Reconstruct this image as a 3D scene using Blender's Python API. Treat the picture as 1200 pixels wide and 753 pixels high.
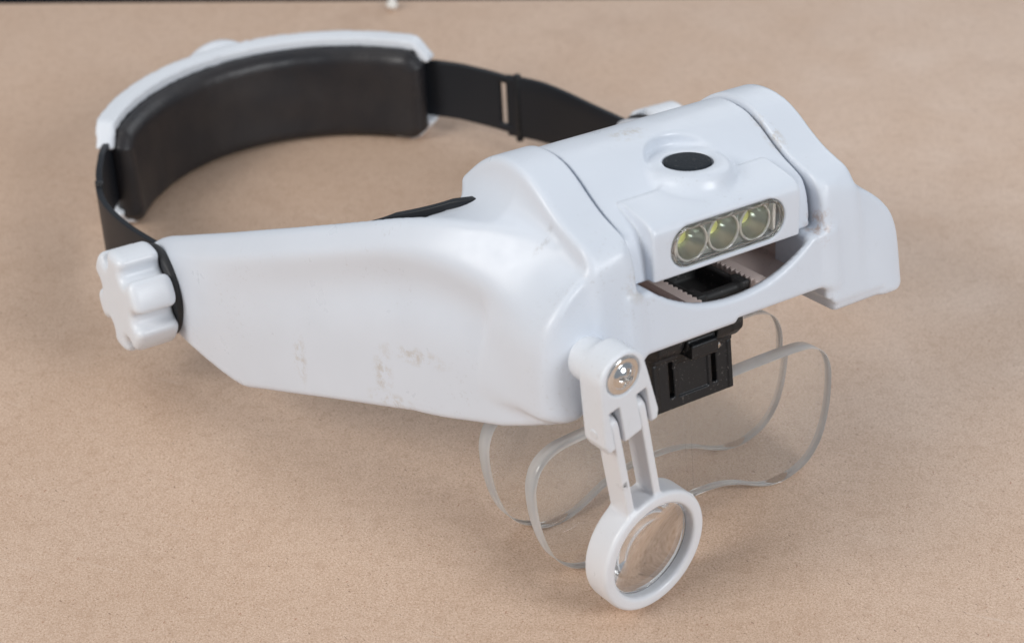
import bpy, bmesh, math, random
import numpy as np
from mathutils import Matrix, Vector

for o in list(bpy.data.objects):
    bpy.data.objects.remove(o)
scene = bpy.context.scene
col = scene.collection
MM = 0.001

# ------------------------------------------------------------------ camera
PITCH = 0.575388
cam_data = bpy.data.cameras.new("camera")
cam = bpy.data.objects.new("camera", cam_data)
col.objects.link(cam)
cam.location = (-48.508 * MM, -345.859 * MM, 286.608 * MM)
cam.rotation_euler = (math.pi / 2 - PITCH, 0, 0)
cam_data.sensor_fit = 'HORIZONTAL'
cam_data.sensor_width = 36
cam_data.lens = 2101.18 / 1200 * 36
cam_data.clip_start = 0.01
cam_data.clip_end = 50
cam_data.dof.use_dof = True
cam_data.dof.focus_distance = 0.432
cam_data.dof.aperture_fstop = 17
scene.camera = cam

# ------------------------------------------------------------------ light
world = bpy.data.worlds.new("World")
scene.world = world
world.use_nodes = True
wbg = world.node_tree.nodes["Background"]
wbg.inputs[0].default_value = (0.83, 0.90, 1.0, 1)
wbg.inputs[1].default_value = 0.34

def area(name, loc, target, size, power, colour):
    l = bpy.data.lights.new(name, 'AREA')
    l.shape = 'RECTANGLE'
    l.size, l.size_y = size
    l.energy = power
    l.color = colour
    o = bpy.data.objects.new(name, l)
    col.objects.link(o)
    o.location = loc
    o.rotation_euler = (Vector(target) - Vector(loc)).to_track_quat('-Z', 'Y').to_euler()
    return o
area("softbox_key", (-0.95, -0.50, 0.75), (0.0, 0.06, 0.0), (0.55, 0.5), 9.6, (1.0, 0.975, 0.94))
area("softbox_fill", (0.95, -0.75, 0.80), (0, 0.05, 0.04), (0.55, 0.5), 11.6, (0.95, 0.975, 1.0))
area("softbox_back", (0.60, 1.25, 0.75), (0.05, 0.15, 0.0), (1.1, 0.7), 3.9, (0.93, 0.965, 1.0))
area("softbox_top", (-0.45, 0.35, 1.2), (-0.05, 0.12, 0.0), (0.6, 0.6), 1.6, (1.0, 0.98, 0.95))

vs = scene.view_settings
vs.view_transform = 'Standard'
vs.look = 'None'
vs.exposure = -0.06
vs.gamma = 1
vs.use_curve_mapping = False
scene.render.engine = 'CYCLES'
cy = scene.cycles
cy.use_denoising = True
cy.max_bounces = 18
cy.transmission_bounces = 16
cy.glossy_bounces = 8
cy.diffuse_bounces = 5
cy.caustics_refractive = True
cy.caustics_reflective = True
cy.sample_clamp_indirect = 6
cy.blur_glossy = 0.3

# ------------------------------------------------------------------ materials
def new_mat(name):
    m = bpy.data.materials.new(name)
    m.use_nodes = True
    nt = m.node_tree
    return m, nt, nt.nodes["Principled BSDF"]
def N(nt, t, **kw):
    n = nt.nodes.new(t)
    for k, v in kw.items():
        setattr(n, k, v)
    return n
def L(nt, a, b):
    nt.links.new(a, b)
def noise(nt, vec, scale, detail=4, rough=0.55):
    n = N(nt, 'ShaderNodeTexNoise')
    n.inputs['Scale'].default_value = scale
    n.inputs['Detail'].default_value = detail
    n.inputs['Roughness'].default_value = rough
    L(nt, vec, n.inputs['Vector'])
    return n.outputs['Fac']
def ramp(nt, fac, a, b, va=0.0, vb=1.0):
    n = N(nt, 'ShaderNodeMapRange')
    n.inputs['From Min'].default_value = a
    n.inputs['From Max'].default_value = b
    n.inputs['To Min'].default_value = va
    n.inputs['To Max'].default_value = vb
    L(nt, fac, n.inputs['Value'])
    return n.outputs[0]
def mul(nt, a, b):
    n = N(nt, 'ShaderNodeMath', operation='MULTIPLY')
    L(nt, a, n.inputs[0])
    if isinstance(b, (int, float)):
        n.inputs[1].default_value = b
    else:
        L(nt, b, n.inputs[1])
    return n.outputs[0]
def mixc(nt, fac, a, b):
    n = N(nt, 'ShaderNodeMix', data_type='RGBA')
    if isinstance(fac, float):
        n.inputs[0].default_value = fac
    else:
        L(nt, fac, n.inputs[0])
    for i, c in ((6, a), (7, b)):
        if isinstance(c, tuple):
            n.inputs[i].default_value = (*c, 1)
        else:
            L(nt, c, n.inputs[i])
    return n.outputs[2]
def bump(nt, h, strength, dist=0.0002, normal=None):
    n = N(nt, 'ShaderNodeBump')
    n.inputs['Strength'].default_value = strength
    n.inputs['Distance'].default_value = dist
    L(nt, h, n.inputs['Height'])
    if normal is not None:
        L(nt, normal, n.inputs['Normal'])
    return n.outputs[0]

def white_plastic(name, base=(0.675, 0.718, 0.785), rough=0.34, dirt=1.0, scuffs=()):
    m, nt, b = new_mat(name)
    tc = N(nt, 'ShaderNodeTexCoord').outputs['Object']
    c = mixc(nt, ramp(nt, noise(nt, tc, 45, 5), 0.35, 0.7), base, tuple(x * 0.965 for x in base))
    # fine handling grime and specks, clustered by a coarse mask
    coarse = ramp(nt, noise(nt, tc, 38, 3), 0.53, 0.68)
    fine = ramp(nt, noise(nt, tc, 900, 6, 0.7), 0.57, 0.66)
    c = mixc(nt, mul(nt, mul(nt, coarse, fine), 0.38 * dirt), c, (0.36, 0.33, 0.30))
    for centre, rad, amt, colr in scuffs:       # rubbed smudges with a shape of their own
        sub = N(nt, 'ShaderNodeVectorMath', operation='SUBTRACT')
        L(nt, tc, sub.inputs[0]); sub.inputs[1].default_value = centre
        scl = N(nt, 'ShaderNodeVectorMath', operation='DIVIDE')
        L(nt, sub.outputs[0], scl.inputs[0]); scl.inputs[1].default_value = rad
        ln = N(nt, 'ShaderNodeVectorMath', operation='LENGTH')
        L(nt, scl.outputs[0], ln.inputs[0])
        env = ramp(nt, ln.outputs['Value'], 0.35, 1.0, 1, 0)
        grit = ramp(nt, noise(nt, tc, 330, 6, 0.75), 0.46, 0.62)
        c = mixc(nt, mul(nt, mul(nt, env, grit), amt), c, colr)
    L(nt, c, b.inputs['Base Color'])
    L(nt, ramp(nt, noise(nt, tc, 120, 4), 0.3, 0.7, rough - 0.07, rough + 0.1), b.inputs['Roughness'])
    L(nt, bump(nt, noise(nt, tc, 2600, 3), 0.12, 0.00008), b.inputs['Normal'])
    b.inputs['Subsurface Weight'].default_value = 0.06
    b.inputs['Subsurface Radius'].default_value = (0.002, 0.002, 0.002)
    b.inputs['Subsurface Scale'].default_value = 1.0
    return m

# jointed arm of the round loupe (pivot and ring centre, device millimetres)
P0 = np.array([-41.4, 67.4])
RC = np.array([-28.8, 14.8])
dv = RC - P0
LEN = float(np.hypot(*dv)); dv = dv / LEN
ev = np.array([-dv[1], dv[0]])
Y_TOP, Y_BOT, YAW = -23.0, -16.6, 0.087
def loupe_point(s, w, q):
    p = P0 + dv * s + ev * w
    return (p[0], q + Y_TOP + (Y_BOT - Y_TOP) * s / LEN + YAW * w, p[1])
loupe_mark = tuple(v * MM for v in loupe_point(30.0, -4.4, 0.8))
TAN = (0.44, 0.37, 0.28)
WHITE = white_plastic("white_abs", dirt=0.7, scuffs=(
    ((-0.0640, 0.0420, 0.0490), (0.02, 0.0035, 0.0085), 0.5, TAN),
    ((-0.0610, 0.0320, 0.0560), (0.02, 0.0110, 0.0028), 0.5, TAN),
    ((-0.0640, 0.0400, 0.0420), (0.02, 0.0090, 0.0028), 0.55, TAN),
    ((-0.0720, 0.0690, 0.0440), (0.02, 0.0028, 0.0090), 0.5, TAN),
    ((-0.0360, 0.0060, 0.0880), (0.01, 0.0016, 0.0050), 0.6, (0.30, 0.28, 0.26)),
    ((0.0270, 0.0100, 0.0960), (0.0028, 0.012, 0.006), 0.6, TAN),
    ((0.0270, -0.0080, 0.0780), (0.004, 0.005, 0.006), 0.7, (0.40, 0.26, 0.18)),
    ((-0.0275, -0.0080, 0.0790), (0.004, 0.005, 0.005), 0.6, TAN),
    ((-0.0060, 0.0220, 0.1010), (0.006, 0.004, 0.01), 0.5, TAN),
))
LOUPE_WHITE = white_plastic("white_abs_loupe", base=(0.75, 0.762, 0.79), rough=0.34, dirt=0.6, scuffs=(
    (loupe_mark, (0.0010, 0.004, 0.0016), 1.0, (0.02, 0.02, 0.02)),
))
WHITE_CLEAN = white_plastic("white_abs_clean", base=(0.73, 0.758, 0.80), rough=0.36, dirt=0.5)
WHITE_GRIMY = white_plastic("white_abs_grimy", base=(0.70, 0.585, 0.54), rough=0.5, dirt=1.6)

def black_plastic(name, base=(0.011, 0.012, 0.014), rough=0.45, bumpy=0.15, dust=0.25, bscale=1800):
    m, nt, b = new_mat(name)
    tc = N(nt, 'ShaderNodeTexCoord').outputs['Object']
    d = ramp(nt, noise(nt, tc, 1300, 4, 0.6), 0.62, 0.70)
    L(nt, mixc(nt, mul(nt, d, dust), base, (0.30, 0.28, 0.26)), b.inputs['Base Color'])
    b.inputs['Roughness'].default_value = rough
    b.inputs['Specular IOR Level'].default_value = 0.36
    L(nt, bump(nt, noise(nt, tc, bscale, 3), bumpy, 0.0002), b.inputs['Normal'])
    return m
BLACK = black_plastic("black_plastic", rough=0.36, dust=0.4)
BLACK_DUSTY = black_plastic("black_dusty", rough=0.6, dust=0.5, base=(0.03, 0.03, 0.03))
RUBBER = black_plastic("black_rubber", base=(0.012, 0.016, 0.022), rough=0.8, bumpy=1.0, dust=0.3, bscale=2200)
STRAP = black_plastic("black_strap", base=(0.009, 0.011, 0.015), rough=0.45, bumpy=0.2, dust=0.02)
GASKET = black_plastic("black_gasket", base=(0.03, 0.03, 0.032), rough=0.5, bumpy=0.1, dust=0.1)

def leather():
    m, nt, b = new_mat("black_leatherette")
    tc = N(nt, 'ShaderNodeTexCoord').outputs['Object']
    L(nt, mixc(nt, ramp(nt, noise(nt, tc, 60, 4), 0.35, 0.7), (0.013, 0.013, 0.016), (0.026, 0.022, 0.022)), b.inputs['Base Color'])
    b.inputs['Roughness'].default_value = 0.42
    v = N(nt, 'ShaderNodeTexVoronoi'); v.inputs['Scale'].default_value = 900
    L(nt, tc, v.inputs['Vector'])
    n1 = bump(nt, v.outputs['Distance'], 0.25, 0.0002)
    mp = N(nt, 'ShaderNodeMapping'); mp.inputs['Scale'].default_value = (1.0, 1.0, 0.22)
    L(nt, tc, mp.inputs['Vector'])
    n2 = bump(nt, noise(nt, mp.outputs[0], 70, 2), 0.25, 0.002, n1)
    L(nt, n2, b.inputs['Normal'])
    return m
LEATHER = leather()

def simple(name, base, rough, metal=0.0, spec=0.5):
    m, nt, b = new_mat(name)
    tc = N(nt, 'ShaderNodeTexCoord').outputs['Object']
    L(nt, mixc(nt, ramp(nt, noise(nt, tc, 700, 3), 0.4, 0.7), base, tuple(x * 0.9 for x in base)), b.inputs['Base Color'])
    b.inputs['Roughness'].default_value = rough
    b.inputs['Metallic'].default_value = metal
    b.inputs['Specular IOR Level'].default_value = spec
    return m
CHROME = simple("chrome", (0.78, 0.78, 0.77), 0.12, 1.0)
REFLECTOR = simple("silvered_reflector", (0.62, 0.66, 0.62), 0.12, 0.7)
PHOSPHOR = simple("yellow_phosphor", (0.86, 0.88, 0.30), 0.35)
LED_RING = simple("led_ring", (0.88, 0.89, 0.88), 0.15, 0.3)

def glass(name, colour, ior, rough=0.0, dust_and_sheen=True):
    m = bpy.data.materials.new(name)
    m.use_nodes = True
    nt = m.node_tree
    nt.nodes.clear()
    out = N(nt, 'ShaderNodeOutputMaterial')
    g = N(nt, 'ShaderNodeBsdfGlass')
    g.inputs['Color'].default_value = (*colour, 1)
    g.inputs['IOR'].default_value = ior
    g.inputs['Roughness'].default_value = rough
    if dust_and_sheen:
        tc = N(nt, 'ShaderNodeTexCoord').outputs['Object']
        d = N(nt, 'ShaderNodeBsdfDiffuse'); d.inputs[0].default_value = (0.8, 0.78, 0.75, 1)
        mx = N(nt, 'ShaderNodeMixShader')
        f = ramp(nt, noise(nt, tc, 1600, 4, 0.65), 0.66, 0.74, 0.045, 0.30)  # dust specks over an even pale veil standing in for faint reflection
        L(nt, f, mx.inputs[0]); L(nt, g.outputs[0], mx.inputs[1]); L(nt, d.outputs[0], mx.inputs[2])
        L(nt, mx.outputs[0], out.inputs[0])
    else:
        L(nt, g.outputs[0], out.inputs[0])
    return m
ACRYLIC = glass("clear_acrylic", (0.985, 0.985, 0.98), 1.49)
def edge_glass():
    m = bpy.data.materials.new("acrylic_edge")
    m.use_nodes = True
    nt = m.node_tree
    nt.nodes.clear()
    out = N(nt, 'ShaderNodeOutputMaterial')
    g = N(nt, 'ShaderNodeBsdfGlass'); g.inputs['IOR'].default_value = 1.49; g.inputs['Roughness'].default_value = 0.04
    d = N(nt, 'ShaderNodeBsdfTranslucent'); d.inputs[0].default_value = (0.97, 0.97, 0.97, 1)
    d2 = N(nt, 'ShaderNodeBsdfDiffuse'); d2.inputs[0].default_value = (0.95, 0.95, 0.95, 1)
    ad = N(nt, 'ShaderNodeMixShader'); ad.inputs[0].default_value = 0.75
    L(nt, d.outputs[0], ad.inputs[1]); L(nt, d2.outputs[0], ad.inputs[2])
    mx = N(nt, 'ShaderNodeMixShader')
    tc = N(nt, 'ShaderNodeTexCoord').outputs['Object']
    L(nt, ramp(nt, noise(nt, tc, 40, 0), 0.35, 0.65, 0.40, 0.62), mx.inputs[0])
    L(nt, g.outputs[0], mx.inputs[1]); L(nt, ad.outputs[0], mx.inputs[2])
    L(nt, mx.outputs[0], out.inputs[0])
    return m
ACRYLIC_EDGE = edge_glass()
LENS = glass("loupe_lens", (0.985, 0.985, 0.985), 1.5, dust_and_sheen=False)
COVER = glass("clear_cover", (0.98, 0.98, 0.97), 1.42, dust_and_sheen=False)

def mdf():
    m, nt, b = new_mat("hardboard")
    tc = N(nt, 'ShaderNodeTexCoord').outputs['Object']
    def stretched(ang, sc, stretch, detail=3, rough=0.6):
        r = N(nt, 'ShaderNodeMapping'); r.inputs['Rotation'].default_value = (0, 0, ang)
        L(nt, tc, r.inputs['Vector'])
        q = N(nt, 'ShaderNodeMapping'); q.inputs['Scale'].default_value = (1, stretch, 1)
        L(nt, r.outputs[0], q.inputs['Vector'])
        return noise(nt, q.outputs[0], sc, detail, rough)
    c = mixc(nt, ramp(nt, noise(nt, tc, 9, 5, 0.6), 0.32, 0.68), (0.585, 0.408, 0.292), (0.660, 0.487, 0.372))
    c = mixc(nt, ramp(nt, noise(nt, tc, 45, 4, 0.6), 0.45, 0.75, 0, 0.4), c, (0.52, 0.345, 0.235))
    # pressed fibres lying every way
    for k, (ang, col_, lo_, hi_, amt) in enumerate(((0.3, (0.38, 0.225, 0.135), 0.50, 0.63, 0.5), (1.4, (0.78, 0.61, 0.48), 0.52, 0.66, 0.5), (2.3, (0.40, 0.24, 0.15), 0.51, 0.64, 0.45), (2.9, (0.76, 0.60, 0.47), 0.52, 0.66, 0.45))):
        c = mixc(nt, ramp(nt, stretched(ang, 1250 + 190 * k, 2.4, 2, 0.5), lo_, hi_, 0, amt * 1.25), c, col_)
    c = mixc(nt, ramp(nt, stretched(0.9, 620, 2.8, 2, 0.5), 0.675, 0.735, 0, 0.75), c, (0.16, 0.08, 0.045))
    c = mixc(nt, ramp(nt, stretched(2.0, 540, 2.6, 2, 0.5), 0.69, 0.74, 0, 0.7), c, (0.33, 0.12, 0.06))
    c = mixc(nt, ramp(nt, noise(nt, tc, 300, 5, 0.7), 0.48, 0.66, 0, 0.32), c, (0.40, 0.25, 0.16))      # mottle
    c = mixc(nt, ramp(nt, noise(nt, tc, 16, 6, 0.7), 0.56, 0.72, 0, 0.35), c, (0.42, 0.27, 0.18))      # old damp stains
    c = mixc(nt, ramp(nt, stretched(0.35, 26, 14.0, 5, 0.65), 0.63, 0.72, 0, 0.28), c, (0.74, 0.62, 0.53))   # pale rubbed scratches
    L(nt, c, b.inputs['Base Color'])
    L(nt, ramp(nt, noise(nt, tc, 40, 4), 0.3, 0.7, 0.40, 0.55), b.inputs['Roughness'])
    b.inputs['Specular IOR Level'].default_value = 0.6
    L(nt, bump(nt, noise(nt, tc, 2400, 2, 0.5), 0.05, 0.0001), b.inputs['Normal'])
    return m
MDF = mdf()
DARK = simple("dark_floor", (0.006, 0.009, 0.014), 0.8, 0, 0.2)
CRUMB = simple("white_crumb", (0.8, 0.78, 0.74), 0.6)

# ------------------------------------------------------------------ mesh helpers
def link(name, me, mat, parent=None, smooth=True):
    me.materials.append(mat)
    if smooth:
        me.polygons.foreach_set("use_smooth", [True] * len(me.polygons))
    o = bpy.data.objects.new(name, me)
    col.objects.link(o)
    if parent:
        o.parent = parent
    return o
def from_np(name, V, F, mat, parent=None, smooth=True, fix=False):
    me = bpy.data.meshes.new(name)
    V = np.asarray(V, float) * MM
    me.from_pydata(V.tolist(), [], [list(map(int, f)) for f in F])
    me.update()
    if fix:
        bm = bmesh.new(); bm.from_mesh(me)
        bmesh.ops.remove_doubles(bm, verts=bm.verts, dist=1e-7)
        bmesh.ops.recalc_face_normals(bm, faces=bm.faces)
        bm.to_mesh(me); bm.free()
    return link(name, me, mat, parent, smooth)

def smin(a, b, k):
    h = np.maximum(k - np.abs(a - b), 0) / k
    return np.minimum(a, b) - h * h * k * 0.25
def smax(a, b, k):
    return -smin(-a, -b, k)
def poly_sd(P, a, b):
    P = np.asarray(P, float)
    n = len(P)
    a, b = np.broadcast_arrays(a, b)
    d = np.full(a.shape, 1e18)
    s = np.ones(a.shape)
    for i in range(n):
        p, q = P[i], P[i - 1]
        e = q - p
        wa, wb = a - p[0], b - p[1]
        t = np.clip((wa * e[0] + wb * e[1]) / (e @ e), 0, 1)
        d = np.minimum(d, (wa - e[0] * t) ** 2 + (wb - e[1] * t) ** 2)
        c1 = b >= p[1]; c2 = b < q[1]; c3 = e[0] * wb > e[1] * wa
        flip = (c1 & c2 & c3) | (~c1 & ~c2 & ~c3)
        s = np.where(flip, -s, s)
    return s * np.sqrt(d)
def spline(P, n=8, closed=False):
    """Catmull-Rom through P"""
    P = np.asarray(P, float)
    m = len(P)
    out = []
    for i in range(m if closed else m - 1):
        if closed:
            a, b, c, d = P[i - 1], P[i], P[(i + 1) % m], P[(i + 2) % m]
        else:
            a, b, c, d = P[max(i - 1, 0)], P[i], P[i + 1], P[min(i + 2, m - 1)]
        for t in np.arange(n) / n:
            out.append(0.5 * (2 * b + (c - a) * t + (2 * a - 5 * b + 4 * c - d) * t * t + (3 * b - a - 3 * c + d) * t ** 3))
    if not closed:
        out.append(P[-1])
    return np.array(out)

def sdf_mesh(fn, lo, hi, h):
    ax = [np.arange(l, u + h, h) for l, u in zip(lo, hi)]
    D = fn(ax[0][:, None, None], ax[1][None, :, None], ax[2][None, None, :])
    D = np.ascontiguousarray(np.broadcast_to(D, [len(a) for a in ax]))
    S = D < 0
    c = np.zeros([s - 1 for s in S.shape], np.int8)
    for i in (0, 1):
        for j in (0, 1):
            for k in (0, 1):
                c += S[i:S.shape[0] - 1 + i, j:S.shape[1] - 1 + j, k:S.shape[2] - 1 + k]
    act = np.argwhere((c > 0) & (c < 8))
    vid = np.full(c.shape, -1, np.int64)
    vid[act[:, 0], act[:, 1], act[:, 2]] = np.arange(len(act))
    acc = np.zeros((len(act), 3)); cnt = np.zeros(len(act))
    corners = [(i, j, k) for i in (0, 1) for j in (0, 1) for k in (0, 1)]
    for ca in corners:
        for axis in range(3):
            if ca[axis] == 1:
                continue
            cb = list(ca); cb[axis] = 1
            da = D[act[:, 0] + ca[0], act[:, 1] + ca[1], act[:, 2] + ca[2]]
            db = D[act[:, 0] + cb[0], act[:, 1] + cb[1], act[:, 2] + cb[2]]
            m = (da < 0) != (db < 0)
            t = np.where(m, da / np.where(m, da - db, 1), 0)
            p = np.array(ca, float)[None, :] + t[:, None] * (np.array(cb, float) - np.array(ca, float))[None, :]
            acc += np.where(m[:, None], p, 0); cnt += m
    V = (act + acc / cnt[:, None]) * h + np.array(lo)[None, :]
    F = []
    for axis in range(3):
        o1, o2 = (axis + 1) % 3, (axis + 2) % 3
        sa = [slice(None)] * 3; sb = [slice(None)] * 3
        sa[axis] = slice(0, -1); sb[axis] = slice(1, None)
        a, b = S[tuple(sa)], S[tuple(sb)]
        e = np.argwhere(a != b)
        e = e[(e[:, o1] > 0) & (e[:, o2] > 0) & (e[:, o1] < S.shape[o1] - 1) & (e[:, o2] < S.shape[o2] - 1)]
        def cell(d1, d2):
            q = e.copy(); q[:, o1] += d1; q[:, o2] += d2
            return vid[q[:, 0], q[:, 1], q[:, 2]]
        quad = np.stack([cell(-1, -1), cell(0, -1), cell(0, 0), cell(-1, 0)], 1)
        inside = a[e[:, 0], e[:, 1], e[:, 2]]
        quad = np.where(inside[:, None], quad, quad[:, ::-1])
        F.append(quad)
    F = np.concatenate(F)
    for _ in range(3):                       # pull the vertices onto the surface
        x, y, z = V[:, 0], V[:, 1], V[:, 2]
        d = fn(x, y, z)
        e = h * 0.25
        g = np.stack([fn(x + e, y, z) - fn(x - e, y, z), fn(x, y + e, z) - fn(x, y - e, z), fn(x, y, z + e) - fn(x, y, z - e)], 1) / (2 * e)
        st = (d / np.maximum((g * g).sum(1), 0.2))[:, None] * g
        ln = np.linalg.norm(st, axis=1, keepdims=True)
        V = V - st * np.minimum(1, 0.6 * h / np.maximum(ln, 1e-9))
    return V, F
def sdf_obj(name, fn, lo, hi, h, mat, parent):
    V, F = sdf_mesh(fn, lo, hi, h)
    return from_np(name, V, F, mat, parent)

def box_sd(a, a0, a1):
    return np.abs(a - (a0 + a1) / 2) - (a1 - a0) / 2

def lathe(name, prof, centre, axis, mat, parent, seg=64):
    """prof: (radius, along); revolved about axis through centre"""
    axis = Vector(axis).normalized()
    q = Vector((0, 0, 1)).rotation_difference(axis).to_matrix()
    V = []; F = []
    n = len(prof)
    for i in range(seg):
        t = 2 * math.pi * i / seg
        for r, s in prof:
            p = q @ Vector((r * math.cos(t), r * math.sin(t), s)) + Vector(centre)
            V.append(tuple(p))
    for i in range(seg):
        for j in range(n - 1):
            F.append((i * n + j, ((i + 1) % seg) * n + j, ((i + 1) % seg) * n + j + 1, i * n + j + 1))
    return from_np(name, V, F, mat, parent, fix=True)

def sweep_band(name, path, z0, z1, th, mat, parent, holes=None, rows=6, n=10):
    """A flat band that follows a plan curve: path = [(x, y), ...]; z0/z1 = heights along it; thickness th."""
    P = spline(path, n)
    m = len(P)
    s = np.linspace(0, 1, m)
    T = np.gradient(P, axis=0); T /= np.linalg.norm(T, axis=1)[:, None]
    Nn = np.stack([-T[:, 1], T[:, 0]], 1)
    za = np.interp(s, np.linspace(0, 1, len(z0)), z0); zb = np.interp(s, np.linspace(0, 1, len(z1)), z1)
    V = []; idx = {}
    for side in (0, 1):
        for i in range(m):
            for j in range(rows + 1):
                t = j / rows
                off = (side - 0.5) * th
                idx[(side, i, j)] = len(V)
                V.append((P[i, 0] + Nn[i, 0] * off, P[i, 1] + Nn[i, 1] * off, za[i] * (1 - t) + zb[i] * t))
    on = np.ones((m - 1, rows), bool)
    if holes:
        for i0, i1, j0, j1 in holes:
            on[i0:i1, j0:j1] = False
    F = []
    for i in range(m - 1):
        for j in range(rows):
            if not on[i, j]:
                continue
            a = [(i, j), (i + 1, j), (i + 1, j + 1), (i, j + 1)]
            F.append([idx[(1, *k)] for k in a]); F.append([idx[(0, *k)] for k in a[::-1]])
            for (di, dj), e in (((0, -1), (0, 1)), ((1, 0), (1, 2)), ((0, 1), (2, 3)), ((-1, 0), (3, 0))):
                ii, jj = i + di, j + dj
                if 0 <= ii < m - 1 and 0 <= jj < rows and on[ii, jj]:
                    continue
                p, q = a[e[0]], a[e[1]]
                F.append([idx[(1, *p)], idx[(0, *p)], idx[(0, *q)], idx[(1, *q)]])
    o = from_np(name, V, F, mat, parent, smooth=False, fix=True)
    for p in o.data.polygons:
        p.use_smooth = abs(p.normal.z) < 0.7
    mod = o.modifiers.new("bevel", 'BEVEL'); mod.width = 0.3 * MM; mod.segments = 2; mod.limit_method = 'ANGLE'
    return o

# ------------------------------------------------------------------ the surface and what lies behind it
def slab(name, x0, x1, y0, y1, z0, z1, mat, bev=0.0):
    bm = bmesh.new()
    bmesh.ops.create_cube(bm, size=1)
    for v in bm.verts:
        v.co = Vector((x0 if v.co.x < 0 else x1, y0 if v.co.y < 0 else y1, z0 if v.co.z < 0 else z1))
    if bev:
        bmesh.ops.bevel(bm, geom=list(bm.edges), offset=bev, segments=3, affect='EDGES')
    me = bpy.data.meshes.new(name)
    bm.to_mesh(me); bm.free()
    return link(name, me, mat, smooth=False)
table = slab("tabletop", -0.75, 0.75, -0.9, 0.0, -0.018, 0.0, MDF, 0.0012)
table.location = (-0.2, 0.3339, 0)
table.rotation_euler = (0, 0, math.radians(1.1))
table["kind"] = "structure"
floor = slab("floor", -4, 4, -3, 6, -0.80, -0.75, DARK)
floor["kind"] = "structure"

# ------------------------------------------------------------------ the head magnifier
ra, rt, rr_ = 0.591168, 0.124815, 0.0261425
Rz = Matrix.Rotation(ra, 3, 'Z'); Rx = Matrix.Rotation(-rt, 3, 'X'); Ry = Matrix.Rotation(rr_, 3, 'Y')
root = bpy.data.objects.new("head_magnifier", None)
col.objects.link(root)
root.empty_display_size = 0.02
ROT = Rz @ Rx @ Ry
root.matrix_world = Matrix.Translation((0, 0, -0.000254)) @ ROT.to_4x4()
root["label"] = "white plastic headband magnifier with three-LED lamp, clear lens plates and swing-out round loupe"
root["category"] = "head magnifier"

def ground_z(x, y):                      # height of the table top in the device's own millimetres
    n = ROT[2]
    return (0.254 - n[0] * x - n[1] * y) / n[2]

# --- moulded frame: arms, end caps of the lamp, front corners and cross bar in one moulding
_ys = np.array([-30, -12, 0, 15, 30, 45, 60, 80, 100, 120, 135, 160.])
_av = np.array([50, 50, 51, 54.5, 59.5, 64.5, 69.3, 75, 79, 81, 81.5, 81.5])
_A = spline(np.stack([_ys, _av], 1), 10)
_T = spline(np.array([(-30, 89), (-12, 89), (10, 91), (26, 90.5), (40, 87), (55, 82.5), (86, 72.8), (105, 66.6), (125, 60), (137, 56), (160, 50)], float), 10)
def fA(y): return np.interp(y, _A[:, 0], _A[:, 1])
def fT(y): return np.interp(y, _T[:, 0], _T[:, 1])
_Z = spline(np.array([(-30, 71), (-12, 70.5), (0, 74), (14, 79.0), (27, 81.5), (40, 80.6), (55, 76.6), (86, 67.2), (105, 61.5), (125, 56), (160, 47)], float), 10)
def fZ(y): return np.interp(y, _Z[:, 0], _Z[:, 1])
ARM_OUT = np.concatenate([
    spline([(145, 43), (143.5, 50), (138, 55.3), (125, 60), (105, 66.6), (86, 72.8), (55, 82.5), (40, 87), (26, 89.5), (10, 89.5), (-8, 87)], 4),
    spline([(-12, 84), (-12, 62), (-10.5, 57.2), (-4, 53.2), (5, 49.6), (15, 46.2), (30, 41.8), (57, 36.6), (80, 31.6), (88, 29.6), (92, 28.6), (97, 28.6), (109, 30.0), (126, 32.4), (140, 36)], 4)])
CAP_P = np.concatenate([
    spline([(-11.3, 60), (-10.4, 72), (-9.2, 81), (-7.8, 86), (-5.2, 89.3), (-1, 91), (3, 92.6), (7.5, 95.2), (12, 98.2), (17, 100.6), (23, 101.6), (29, 101), (35, 98.2), (40, 93.8), (43.6, 88), (45.4, 81), (46, 72)], 4),
    np.array([(46, 60)])])
FIN_P = np.concatenate([np.array([(29.6, 56.2), (52.6, 56.2)]), spline([(53.0, 57.2), (53.0, 65), (52.0, 71.0), (49.2, 76.6), (44.6, 81.2), (38.8, 84.6)], 4), np.array([(29.6, 87)])])

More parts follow.
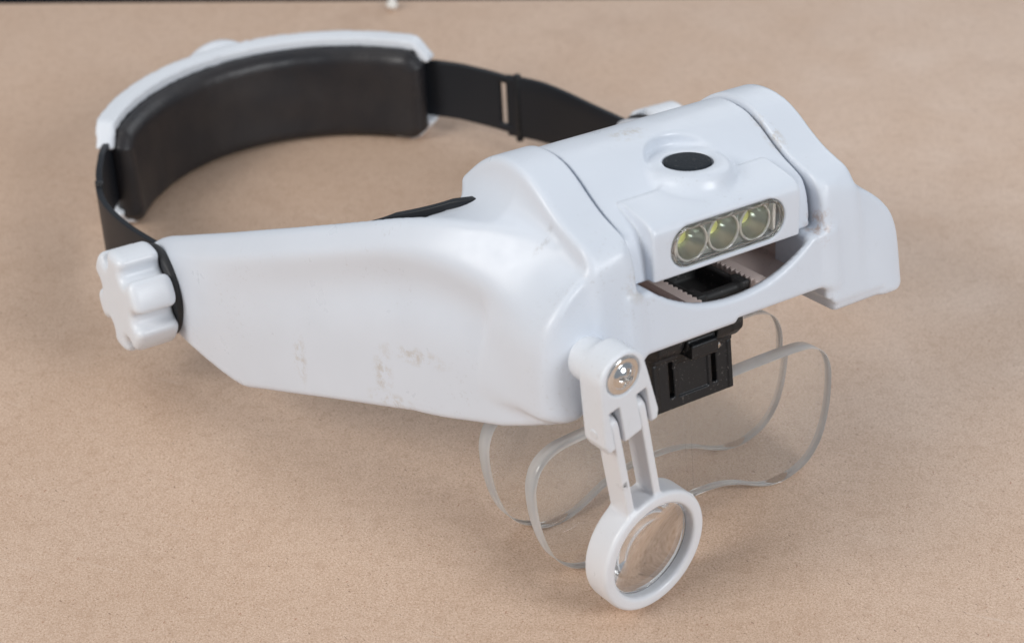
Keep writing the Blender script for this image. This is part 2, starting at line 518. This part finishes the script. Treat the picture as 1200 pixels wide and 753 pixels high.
def frame_sd(x, y, z):
    u = np.abs(x)
    A, T, Zc = fA(y), fT(y), fZ(y)
    sp = z - Zc
    ch = 0.5 * (sp + np.sqrt(sp * sp + 3.0 + 14.0 * np.clip((48 - y) / 40, 0, 1))) * 0.87
    w = np.clip((105 - y) / 65, 0, 1) * np.clip((y + 11) / 14, 0, 1)
    dish = -2.3 * w * np.exp(-((z - (Zc - 8.5)) / 7.5) ** 2)
    lowf = 1.4 / (1 + np.exp((z - 54) / 7.0))
    outer = A - ch + dish + lowf
    du = (u - outer) * 0.9
    out2 = poly_sd(ARM_OUT, y, z)
    yf = -11.3 + 0.15 * np.maximum(z - 57, 0)
    kc = np.where(x < 0, 10.0, 6.5)          # the near corner is worn rounder
    rnd = smax(du, yf - y, kc)            # soft vertical corner where side turns into front
    arm = np.maximum(smax(np.abs(du + 1.6) - 1.6, out2, 1.6), rnd)
    fill = smax(smax(rnd, out2, 1.6), np.maximum(np.maximum(30 - u, y - 36), 60 - z), 0.01)
    fin = smax(poly_sd(FIN_P, u, z), np.maximum(smax(u - 53.2, yf - 0.4 - y, kc - 1.5), y - 12), 1.4)
    cap = smax(poly_sd(CAP_P, y, z), box_sd(u, 24.0, 38.6), 2.0)
    body = smin(np.minimum(arm, fill), fin, 3.5)
    kk = 1.6 + 9.4 * np.clip((y - 3) / 16, 0, 1)
    body = smin(body, cap, kk)
    body = smax(body, 27.2 - u, 0.8)
    zt = 68.8 + np.minimum(8.0 * (u / 23.5) ** 2.2, 8.2)
    bar = smax(np.maximum(z - zt, (63.4 - z)), np.maximum(-11.5 + 0.1 * (z - 63) - y, y - 2.5), 1.2)
    bar = np.maximum(bar, u - 30)
    hollow = np.maximum(np.maximum(u - 22.6, -8.8 - y), 60 - z)
    bar = smax(bar, -hollow, 0.6)
    return smin(body, bar, 2.0)
fv, ff_ = sdf_mesh(frame_sd, (-86, -15, 25), (86, 149, 105), 0.8)
fv[:, 2] -= np.where(fv[:, 0] > 0, 3.4, 0.0) * np.clip((fv[:, 1] - 30) / 90, 0, 1)   # the far arm sags a little
_n = fv[:, 0] < 0
fv[:, 2] -= np.where(_n, 3.2, 0.0) * np.clip((68 - fv[:, 2]) / 14, 0, 1) * np.clip((34 - fv[:, 1]) / 26, 0, 1)
frame = from_np("frame", fv, ff_, WHITE, root)

# --- lamp housing between the caps
HOUSE_P = np.concatenate([
    spline([(-7.4, 60), (-6.9, 72), (-6.2, 81), (-5.2, 86), (-3.4, 89.2), (-0.6, 91), (3, 92.6), (7.5, 95.2), (12, 98.2), (17, 100.6), (23, 101.6), (29, 101), (35, 98.2), (40, 93.8), (43.6, 88), (45.4, 81), (46, 72)], 4),
    np.array([(46, 60)])])
PANEL_P = np.concatenate([np.array([(-8.2, 77.6)]), spline([(-8.3, 80), (-8.3, 87.4), (-7.8, 89.6), (-6.2, 91.0), (-2, 92.2), (4, 93.4)], 3), np.array([(10, 90), (10, 77.6)])])
BTN = (0.8, 7.9, 96.3)
def stadium(x, z, hl, hh, cx=-0.3, cz=83.9):
    dx = np.maximum(np.abs(x - cx) - (hl - hh), 0)
    return np.sqrt(dx * dx + (z - cz) ** 2) - hh
LED_X = (-10.1, -0.9, 8.3)
def house_sd(x, y, z):
    u = np.abs(x)
    d = smax(poly_sd(HOUSE_P, y, z) + 0.9, u - 26.6, 1.1)
    # shallow step beside the seam
    d = smax(d, -(np.maximum(poly_sd(HOUSE_P, y, z) + 1.5 - 0.9, 25.2 - u)) - 0.9, 0.5)
    panel = smax(poly_sd(PANEL_P, y, z), np.abs(x + 0.4) - 21.4, 0.9)
    d = smin(d, panel, 0.5)
    rb = np.sqrt((x - BTN[0]) ** 2 + ((y - BTN[1])) ** 2)
    boss = smax((rb - 9.6 - 0.5 * (BTN[2] - z)) * 0.86, z - BTN[2], 2.0)
    boss = np.maximum(boss, 84 - z)
    d = smin(d, boss, 1.5)
    dish = smax(rb - 9.8, (BTN[2] + 0.1) - z, 1.2)
    d = smax(d, -dish, 0.9)
    d = smax(d, -np.maximum(rb - 5.9, BTN[2] - 1.2 - z), 0.3)
    win = np.maximum(stadium(x, z, 16.4, 4.9), y + 0.6)
    d = smax(d, -win, 0.7)
    return smax(d, 77.3 - z, 0.8)
house = sdf_obj("lamp_housing", house_sd, (-28, -10, 75.5), (28, 48, 103), 0.5, WHITE, root)
# rubber push button
def button_sd(x, y, z):
    rb = np.sqrt((x - BTN[0]) ** 2 + (y - BTN[1]) ** 2)
    top = BTN[2] + 0.55 - 0.012 * rb * rb
    return smax(rb - 5.5, box_sd(z, BTN[2] - 1.1, BTN[2] + 0.0) + 0 * rb + np.minimum(0, 0) - (top - BTN[2]) * 0.5, 0.6)
sdf_obj("button", button_sd, (-7, 0, 95), (7, 14, 99.5), 0.3, RUBBER, house)
def tray_sd(x, y, z):
    d = np.maximum(stadium(x, z, 16.1, 4.6), box_sd(y, -5.6, -0.8))
    for cx in LED_X:
        rc = np.sqrt((x - cx) ** 2 + (z - 83.9) ** 2)
        rim = np.maximum(np.abs(rc - 4.2) - 0.45, box_sd(y, -6.6, -4))
        d = smin(d, rim, 0.3)
    for cx in LED_X:
        rc = np.sqrt((x - cx) ** 2 + (z - 83.9) ** 2)
        rad = 1.3 + 2.7 * np.sqrt(np.clip((-1.2 - y) / 4.2, 0, 1.4))
        d = smax(d, -np.maximum(rc - rad, y + 1.2), 0.25)
    return d
sdf_obj("reflector_tray", tray_sd, (-17.5, -7.4, 78), (17, -0.2, 90), 0.27, REFLECTOR, house)
for cx in LED_X:
    lathe("lamp_lens_ring", [(4.0, 0), (4.15, -0.3), (4.35, -0.35), (4.5, -0.1), (4.5, 0.3), (4.0, 0.3), (4.0, 0)], (cx, -6.5, 83.9), (0, 1, 0), LED_RING, house, 48)
    led = lathe("led_chip", [(0, -1.3), (1.1, -1.25), (1.7, -0.8), (1.9, 0.0), (0, 0.0)], (cx, -1.6, 83.9), (0, 1, 0), PHOSPHOR, house, 28)
def cover_sd(x, y, z):
    return smax(stadium(x, z, 16.2, 4.75), box_sd(y, -8.15, -7.25), 0.3)
sdf_obj("window_cover", cover_sd, (-18, -8.8, 78), (17.5, -6.6, 90), 0.3, COVER, house)

def bezel_sd(x, y, z):
    s_ = stadium(x, z, 16.35, 4.85)
    return smax(np.abs(s_ + 0.45) - 0.4, box_sd(y, -8.35, -7.0), 0.3)
sdf_obj("window_bezel", bezel_sd, (-18, -9, 78), (17.5, -6.4, 90), 0.2, LENS, house)
for ex in (-15.1, 13.7):
    def bar_sd(x, y, z, ex=ex):
        return smax(np.maximum(np.abs(x - ex) - 0.45, np.abs(z - 83.9) - 3.4), box_sd(y, -7.1, -5.0), 0.3)
    sdf_obj("end_bar", bar_sd, (ex - 1, -7.8, 79.5), (ex + 1, -4.4, 88.5), 0.2, LED_RING, house)

# --- toothed guide rails in the opening and the black carriage that runs between them
def rail_mesh(sx):
    bm = bmesh.new()
    def bx(x0, x1, y0, y1, z0, z1):
        r = bmesh.ops.create_cube(bm, size=1)
        for v in r['verts']:
            v.co = Vector(((x0 + x1) / 2 + v.co.x * (x1 - x0), (y0 + y1) / 2 + v.co.y * (y1 - y0), (z0 + z1) / 2 + v.co.z * (z1 - z0)))
    pts = []
    # comb outline in (y, x): saw-tooth edge facing the carriage
    y = -8.4
    edge = []
    while y < 14:
        edge += [(y, 8.7), (y + 0.45, 8.0), (y + 0.95, 8.0), (y + 1.4, 8.7)]
        y += 1.75
    outl = edge + [(y, 8.7), (y, 11.2), (-8.4, 11.2)]
    vs0 = [bm.verts.new((sx * b, a, 69.4)) for a, b in outl]
    vs1 = [bm.verts.new((sx * b, a, 67.0)) for a, b in outl]
    bm.faces.new(vs0); bm.faces.new(vs1[::-1])
    for i in range(len(outl)):
        j = (i + 1) % len(outl)
        bm.faces.new((vs0[i], vs1[i], vs1[j], vs0[j]))
    bmesh.ops.recalc_face_normals(bm, faces=bm.faces)
    bmesh.ops.scale(bm, vec=(MM, MM, MM), verts=bm.verts)
    me = bpy.data.meshes.new("guide_rail"); bm.to_mesh(me); bm.free()
    return me
for sx in (-1, 1):
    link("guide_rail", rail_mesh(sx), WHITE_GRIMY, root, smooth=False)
def tray_floor(x, y, z):
    u = np.abs(x)
    d = np.maximum(np.maximum(box_sd(u, 10.8, 27.0), box_sd(y, -8.8, 16)), box_sd(z, 65.0, 67.4))
    wall = np.maximum(np.maximum(box_sd(u, 25.0, 27.0), box_sd(y, -8.8, 16)), box_sd(z, 65.0, 76.6))
    back = np.maximum(np.maximum(u - 27, box_sd(y, 14.5, 16.5)), box_sd(z, 65.0, 77))
    return smin(smin(d, wall, 1.0), back, 1.0)
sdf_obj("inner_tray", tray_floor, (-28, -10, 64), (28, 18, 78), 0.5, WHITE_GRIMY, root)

def carriage_sd(x, y, z):
    u = np.abs(x)
    blk = smax(np.maximum(u - 7.6, box_sd(y, -5.5, 13)), box_sd(z, 60, 68.6), 1.0)
    cut = smax(np.maximum(u - 5.6, box_sd(y, -3.2, 11)), 64.5 - z, 0.8)
    blk = smax(blk, -cut, 0.5)
    rib = smax(box_sd(u, 4.9, 7.9), np.maximum(box_sd(y, -6.3, -1.5), box_sd(z, 63, 69.4)), 1.0)
    neck = smax(u - 11.5, np.maximum(box_sd(y, 0, 14), box_sd(z, 55, 63)), 1.5)
    return smin(smin(blk, rib, 0.8), neck, 1.0)
carriage = sdf_obj("lens_carriage", carriage_sd, (-13, -7.5, 54), (13, 15, 72.5), 0.45, BLACK_DUSTY, root)
# hinge and clip that hold the front lens
def clip_sd(x, y, z):
    u = np.abs(x)
    yf = 4.6 + (z - 35) * 0.09
    plate = smax(np.maximum(u - 12.0, box_sd(z, 35.2, 51.0)), np.abs(y - yf - 1.2) - 1.2, 0.5)
    slot = np.maximum(np.abs(u - 6.5) - 0.7, box_sd(z, 38.3, 47.4))
    plate = smax(plate, -slot, 0.3)
    pan = np.maximum(np.maximum(u - 4.6, box_sd(z, 38.0, 46.6)), y - yf - 0.45)
    plate = smax(plate, -pan, 0.3)
    lip = smax(np.maximum(u - 12.0, box_sd(z, 48.2, 51.0)), np.abs(y - yf - 0.7) - 1.5, 0.6)
    step = smax(np.maximum(box_sd(u, 8.6, 12.0), box_sd(z, 35.5, 48.0)), np.abs(y - yf - 0.4) - 0.75, 0.4)
    step = np.maximum(step, 10.6 - u)
    back = smax(np.maximum(np.maximum(u - 11.4, box_sd(z, 35.4, 50.6)), 1.0 - np.abs(u - 6.5)), np.abs(y - yf - 5.3) - 0.7, 0.4)
    return smin(smin(smin(plate, lip, 0.4), step, 0.3), back, 0.3)
clip = sdf_obj("lens_clip", clip_sd, (-15, 1, 33), (15, 13, 52), 0.35, BLACK, root)
def hinge_sd(x, y, z):
    u = np.abs(x)
    cyl = np.sqrt((y - 6.6) ** 2 + (z - 53.6) ** 2)
    d = smax(cyl - 4.4, u - 12.8, 0.8)
    groove = np.maximum(np.abs(u - 4.6) - 0.4, 3.5 - cyl)
    d = smax(d, -groove, 0.4)
    tab = smax(np.maximum(np.abs(x) - 4.0, box_sd(y, 0.6, 6)), box_sd(z, 49.0, 53), 0.6)
    end = smax(np.maximum(box_sd(u, 10.2, 12.6), box_sd(y, 2.2, 12)), box_sd(z, 52, 62), 1.2)
    return smin(smin(d, tab, 0.8), end, 1.0)
hinge = sdf_obj("hinge_barrel", hinge_sd, (-16, -1, 47), (16, 13.5, 64), 0.4, BLACK, root)
pin = lathe("hinge_pin", [(0, -0.6), (0.8, -0.55), (0.95, 0), (0.8, 0.5), (0, 0.6)], (4.6, 2.0, 50.2), (0, 1, 0), CHROME, hinge, 20)
def rear_clip_sd(x, y, z):
    u = np.abs(x)
    return smax(np.maximum(u - 11.5, box_sd(y, 23.4, 30.6)), box_sd(z, 36.5, 62), 1.0)
sdf_obj("rear_lens_clip", rear_clip_sd, (-13, 22, 35), (13, 32, 63), 0.6, BLACK, root)

# --- clear lens plates: each plate is a left and a right lens joined in the middle
def lens_plate(y_bot, y_top, th, lift, w=46.6):
    half = spline([(0.0, 35.0), (12, 35.0), (24, 34.9), (34, 34.6), (39.5, 33.9), (43.8, 31.4), (45.9, 27.2), (46.2, 22.5), (45.6, 17), (44.2, 11.5), (41.8, 6.4), (37.6, 2.3), (31.5, 0.2), (25.5, 0.2), (20.0, 2.0), (15, 4.4), (10, 6.0), (5, 6.7), (0.0, 6.9)], 4)
    half[:, 0] *= w / 46.6
    bm = bmesh.new()
    def col_of(u, zz, dy):
        y = y_bot + (y_top - y_bot) * zz / 38.2
        g = lift + ground_z(u, y)
        return bm.verts.new((u, y - dy, zz + g)), bm.verts.new((u, y + th + dy, zz + g))
    # right lens a hair thicker than the left one, so a fine step marks the joint
    R_ = [col_of(u, zz, 0.05) for u, zz in half]
    L_ = [col_of(-u, zz, 0.0) for u, zz in half]
    ff = [bm.faces.new([a for a, b in R_]), bm.faces.new([b for a, b in R_][::-1]),
          bm.faces.new([a for a, b in L_][::-1]), bm.faces.new([b for a, b in L_])]
    n = len(half)
    for i in range(n - 1):
        bm.faces.new((R_[i][0], R_[i][1], R_[i + 1][1], R_[i + 1][0]))
        bm.faces.new((L_[i][0], L_[i + 1][0], L_[i + 1][1], L_[i][1]))
    for i in (0, n - 1):
        bm.faces.new((R_[i][0], L_[i][0], L_[i][1], R_[i][1]))
    bm.faces.new((R_[0][0], R_[-1][0], L_[-1][0], L_[0][0]))
    bm.faces.new((R_[0][1], L_[0][1], L_[-1][1], R_[-1][1]))
    bmesh.ops.recalc_face_normals(bm, faces=bm.faces)
    bm.faces.ensure_lookup_table()
    for f in bm.faces:
        if abs(f.normal.y) < 0.5 and f.calc_area() > 0.8 and max(abs(v.co.x) for v in f.verts) > 0.1 or (abs(f.normal.y) < 0.5 and len({v.co.z for v in f.verts}) == 4 and f.calc_area() > 0.3 and max(abs(v.co.x) for v in f.verts) > 0.1):
            f.material_index = 1
            f.smooth = True
    rim = [e for e in bm.edges if len(e.link_faces) == 2 and {f.material_index for f in e.link_faces} == {0, 1}]
    bmesh.ops.bevel(bm, geom=rim, offset=0.25, segments=2, affect='EDGES', material=1)
    bmesh.ops.scale(bm, vec=(MM, MM, MM), verts=bm.verts)
    me = bpy.data.meshes.new("lens_plate"); bm.to_mesh(me); bm.free()
    o = link("lens_plate", me, ACRYLIC, root, smooth=False)
    me.materials.append(ACRYLIC_EDGE)
lens_plate(4.6, 7.0, 4.6, 0.15)
lens_plate(24.1, 26.2, 4.6, 0.15, 47.0)

# --- round loupe on a jointed arm
def loupe_coords(x, y, z):
    a, b = x - P0[0], z - P0[1]
    s = a * dv[0] + b * dv[1]
    w = a * ev[0] + b * ev[1]
    q = y - (Y_TOP + (Y_BOT - Y_TOP) * s / LEN + YAW * w)
    return s, w, q
BR_P = np.concatenate([spline([(-6.8, 2), (-6.1, -2.0), (-3.6, -4.8), (0, -5.7), (3.6, -4.8), (6.1, -2.0), (6.8, 2), (7.4, 8)], 5), np.array([(8.1, 15.2), (7.4, 17.4), (-7.4, 17.8), (-8.1, 15.6), (-7.4, 8)])])
def bracket_sd(x, y, z):
    s, w, q = loupe_coords(x, y, z)
    d = smax(poly_sd(BR_P, w, s), box_sd(q, 0, 8.2), 1.0)
    slots = np.maximum(np.abs(np.abs(w) - 4.0) - 1.45, 7.2 - s)
    d = smax(d, -slots, 0.35)
    # raised front field round the screw
    rs = np.sqrt(s * s + w * w)
    d = smax(d, -np.maximum(rs - 4.8, 0.6 - (0.6 - q) * 1.0 - 0.6 + 0 * q - 0.0 + (q - 0.9) * 0 + (q - 0.9)), 0.3)
    peg = smax(np.sqrt((s - 0.5) ** 2 + (w + 0.5) ** 2) - 5.0, box_sd(q, 6, 16), 0.6)
    return smin(d, peg, 0.6)
sdf_obj("loupe_bracket", bracket_sd, (-53, -25.5, 44), (-27, -5, 78), 0.4, WHITE_CLEAN, root)
# pan-head screw with cross recess
def screw_sd(x, y, z):
    s, w, q = loupe_coords(x, y, z)
    r = np.sqrt(s * s + w * w)
    flange = smax(smax(r - 4.5, box_sd(q, -0.1, 0.9), 0.3), (r - 3.9 - (q + 0.4) * 1.2) * 0.64, 0.2)
    head = smax(np.sqrt(r * r + (q - 2.4) ** 2) - 4.1, r - 3.2, 0.4)
    head = np.maximum(head, q - 1.0)
    cs, sn = math.cos(0.5), math.sin(0.5)
    a, b = s * cs - w * sn, s * sn + w * cs
    cross = np.minimum(np.maximum(np.abs(a) - 0.42, np.abs(b) - 2.0), np.maximum(np.abs(b) - 0.42, np.abs(a) - 2.0))
    cross = np.maximum(cross, q + 0.35)
    return smin(flange, smax(head, -cross, 0.15), 0.25)
screw = sdf_obj("screw", screw_sd, (-48, -26.5, 61), (-35, -20, 74), 0.2, CHROME, root)
def link_sd(x, y, z):
    s, w, q = loupe_coords(x, y, z)
    aw = np.abs(w)
    tine = smax(np.maximum(aw - 5.15, 2.95 - aw), box_sd(q, 0.8, 7.6), 0.5)
    # rounded upper ends of the two tines round the joint pin
    top = np.where(s < 13.5, np.sqrt((s - 13.5) ** 2 + (q - 4.2) ** 2) - 3.6, -1.0)
    tine = smax(np.maximum(tine, s - LEN + 14.0), top, 0.4)
    rr = np.sqrt((s - LEN) ** 2 + w * w)
    ring = smax(np.maximum(rr - 15.7, 12.3 - rr), box_sd(q, -0.2, 8.2), 1.3)
    lip = smax(np.maximum(rr - 13.5, 11.7 - rr), box_sd(q, 5.8, 7.4), 0.4)
    return smin(smin(tine, ring, 0.8), lip, 0.4)
loupe = sdf_obj("loupe_ring", link_sd, (-53, -24, -5), (-9, -4, 64), 0.42, LOUPE_WHITE, root)
c = loupe_point(LEN, 0, 0); c1 = loupe_point(LEN, 0, 1)
# the disc axis in device space: normal of the sheared plane
e1 = Vector(loupe_point(LEN, 1, 0)) - Vector(c); e2 = Vector(loupe_point(LEN + 1, 0, 0)) - Vector(c)
nrm = e1.cross(e2).normalized()
if nrm.y < 0:
    nrm = -nrm
prof = [(0, -2.6)]
for i in range(1, 15):
    r = 12.5 * i / 14
    prof.append((r, -2.6 + 1.75 * (r / 12.5) ** 2))
prof += [(12.5, 0.85)]
for i in range(13, 0, -1):
    r = 12.5 * i / 14
    prof.append((r, 2.6 - 1.75 * (r / 12.5) ** 2))
prof.append((0, 2.6))
lathe("loupe_lens", prof, Vector(c) + nrm * 3.4, nrm, LENS, root, 72)
def pin_sd(x, y, z):
    s, w, q = loupe_coords(x, y, z)
    return smax(np.sqrt((s - 13.5) ** 2 + (q - 4.2) ** 2) - 1.5, np.abs(w) - 8.0, 0.3)
sdf_obj("joint_pin", pin_sd, (-52, -23, 46), (-25, -12, 62), 0.35, WHITE_CLEAN, root)

# --- side knobs with their gaskets
def knob_sd2(a, b, t, R=14.6, h0=0.0, h1=12.5):
    r = np.sqrt(a * a + b * b)
    d = r - R
    for k in range(6):
        th = math.pi / 3 * k + 0.12
        c, s_ = math.cos(th), math.sin(th)
        al, ac = a * c + b * s_, -a * s_ + b * c
        g = np.where(al < 12.6, np.sqrt((al - 12.6) ** 2 + ac * ac), np.abs(ac)) - (2.3 + 0.18 * np.maximum(al - 12.6, 0))
        d = smax(d, -g, 2.0)
    return smax(d, box_sd(t, h0, h1), 2.6)
for sx in (-1, 1):
    ky, kz, kx = (132.0, 43.5 - (2.2 if sx > 0 else 0), 83.6)
    def kfn(x, y, z, sx=sx, kz=kz):
        return knob_sd2(y - ky, z - kz, sx * x - kx)
    lo = (kx - 1, ky - 18, kz - 18); hi = (kx + 15, ky + 18, kz + 18)
    if sx < 0:
        lo = (-hi[0], lo[1], lo[2]); hi = (-(kx - 1), hi[1], hi[2])
    knob = sdf_obj("side_knob", kfn, lo, hi, 0.55, WHITE_CLEAN, root)
    lathe("gasket", [(0, 0), (12.2, 0), (12.8, 0.5), (12.8, 2.0), (12.2, 2.6), (0, 2.6)], (sx * (kx - 2.4), ky, kz), (sx, 0, 0), GASKET, knob, 64)

# --- black inner forehead band behind the lamp
def fb(sx):
    return None
fore = [(-60, 64), (-55, 50), (-47.5, 38), (-38, 30), (-22, 24), (0, 22), (22, 24), (38, 30), (47.5, 38), (55, 50), (60, 64)]
sweep_band("forehead_band", fore, [60, 64, 66, 66, 66, 66, 64, 60], [76.8, 85.0, 90.2, 92, 92, 92, 92, 90.2, 85.0, 76.8], 2.4, STRAP, root, rows=4)

# --- straps, slotted plates, rear shell and pad
for sx in (-1, 1):
    dz = 0.0 if sx < 0 else -1.0
    ox = -1.0
    def px(v, sx=sx): return sx * v + ox
    sweep_band("strap", [(sx * 77.0, 118), (sx * 79.0, 135), (px(79.6), 155), (px(79.0), 172), (px(76.8), 184), (px(73.2), 195)],
               [35 + dz, 34.4 + dz, 33.7 + dz / 2, 33, 32.5], [54 + 3 * dz, 54 + 2 * dz, 54 + dz, 54, 54], 1.8, STRAP, root, rows=4)
    pth = [(px(74.2), 190.5), (px(71.2), 199), (px(67.4), 207), (px(63.4), 214.5), (px(58.2), 221.6), (px(51.5), 229)]
    sweep_band("slotted_plate", pth, [33.5, 34.5, 35.5, 36, 36], [53.2, 54.5, 55.5, 56, 55], 2.0, STRAP, root, holes=[(3, 8, 2, 14)], rows=16, n=10)
    lathe("strap_hinge_bar", [(0, 31.2), (1.1, 31.3), (1.3, 31.8), (1.3, 54.4), (1.1, 54.9), (0, 55)], (px(74.4), 190.4, 0), (0, 0, 1), BLACK, root, 24)

XC, YC = -3.0, 179.0
SHR = 74.0
def polar(x, y):
    r = np.sqrt((x - XC) ** 2 + (y - YC) ** 2)
    th = np.arctan2(np.abs(x - XC), y - YC)
    return r, th
def above_table(x, y, z):               # the rear rests on the table: heights measured from it
    n = ROT[2]
    return z - (0.254 - n[0] * x - n[1] * y) / n[2]
def shell_sd(x, y, z):
    r, th = polar(x, y)
    zz = above_table(x, y, z)
    arc = (th - 1.0) * 70
    back = np.maximum(np.maximum(box_sd(r, SHR - 2.6, SHR), box_sd(zz, 0.6, 34.2)), arc + 5)
    lip = np.maximum(box_sd(r, SHR - 5.5, SHR), box_sd(zz, 31.4, 34.4))
    lip2 = np.maximum(box_sd(r, SHR - 8.0, SHR), box_sd(zz, 0.4, 3.2))
    lip2 = np.maximum(lip2, (0.8 - th) * 70)
    d = smin(smin(back, lip, 1.6), lip2, 1.0)
    hook = np.maximum(np.maximum(box_sd(r, SHR - 5.5, SHR), np.maximum(box_sd(zz, 0.6, 34.4), 10.5 - np.abs(zz - 17.4))), np.maximum(arc, (0.93 - th) * 70))
    d = smin(d, hook, 1.2)
    cornr = (arc + np.abs(zz - 17.4) - 11.5) * 0.7
    return smax(d, np.maximum(arc, cornr), 1.6)
sdf_obj("rear_shell", shell_sd, (-70, 213, 22), (64, 256, 70), 0.7, WHITE_CLEAN, root)
def pad_sd(x, y, z):
    r, th = polar(x, y)
    sgn = np.sign(x - XC) * th
    zz = above_table(x, y, z)
    c = 16.2
    puff = 4.0 + 0.10 * np.sin(sgn * 29 + 0.6) * np.sin(sgn * 9.0 + 1) + 0.08 * np.sin(zz * 0.4 + sgn * 6)
    core = np.abs(r - (SHR - 7.0)) - puff
    a = (th - 0.975) * 67
    k = np.abs(zz - c) - 15.5
    corner = (a + np.abs(zz - c) - 11.5) * 0.707
    return smax(core, smax(np.maximum(a, corner), k, 1.5), 4.6)
sdf_obj("head_pad", pad_sd, (-66, 205, 20), (60, 252, 66), 0.7, LEATHER, root)
lathe("rear_knob", [(0, 0), (14.6, 0), (15.4, 0.8), (15.4, 4.5), (14.4, 6.8), (11.5, 8.0), (0, 8.6)], (XC - 1, YC + SHR + 0.8, 52.0), (0, 1, 0.0), WHITE_CLEAN, root, 64)

# ------------------------------------------------------------------ a crumb lying near the far edge of the board
random.seed(4)
bm = bmesh.new()
bmesh.ops.create_icosphere(bm, subdivisions=3, radius=0.0024)
for v in bm.verts:
    n = math.sin(v.co.x * 1500) * math.cos(v.co.y * 1300 + 1) * 0.25 + math.sin(v.co.z * 1900 + 2) * 0.15
    v.co *= 1 + n
    v.co.z *= 1.1
    v.co.x *= 0.85
me = bpy.data.meshes.new("crumb"); bm.to_mesh(me); bm.free()
crumb = link("crumb", me, CRUMB)
crumb.location = (-0.0965, 0.326, 0.0022)
crumb["label"] = "tiny white crumb lying on the board near its far edge"
crumb["category"] = "crumb"
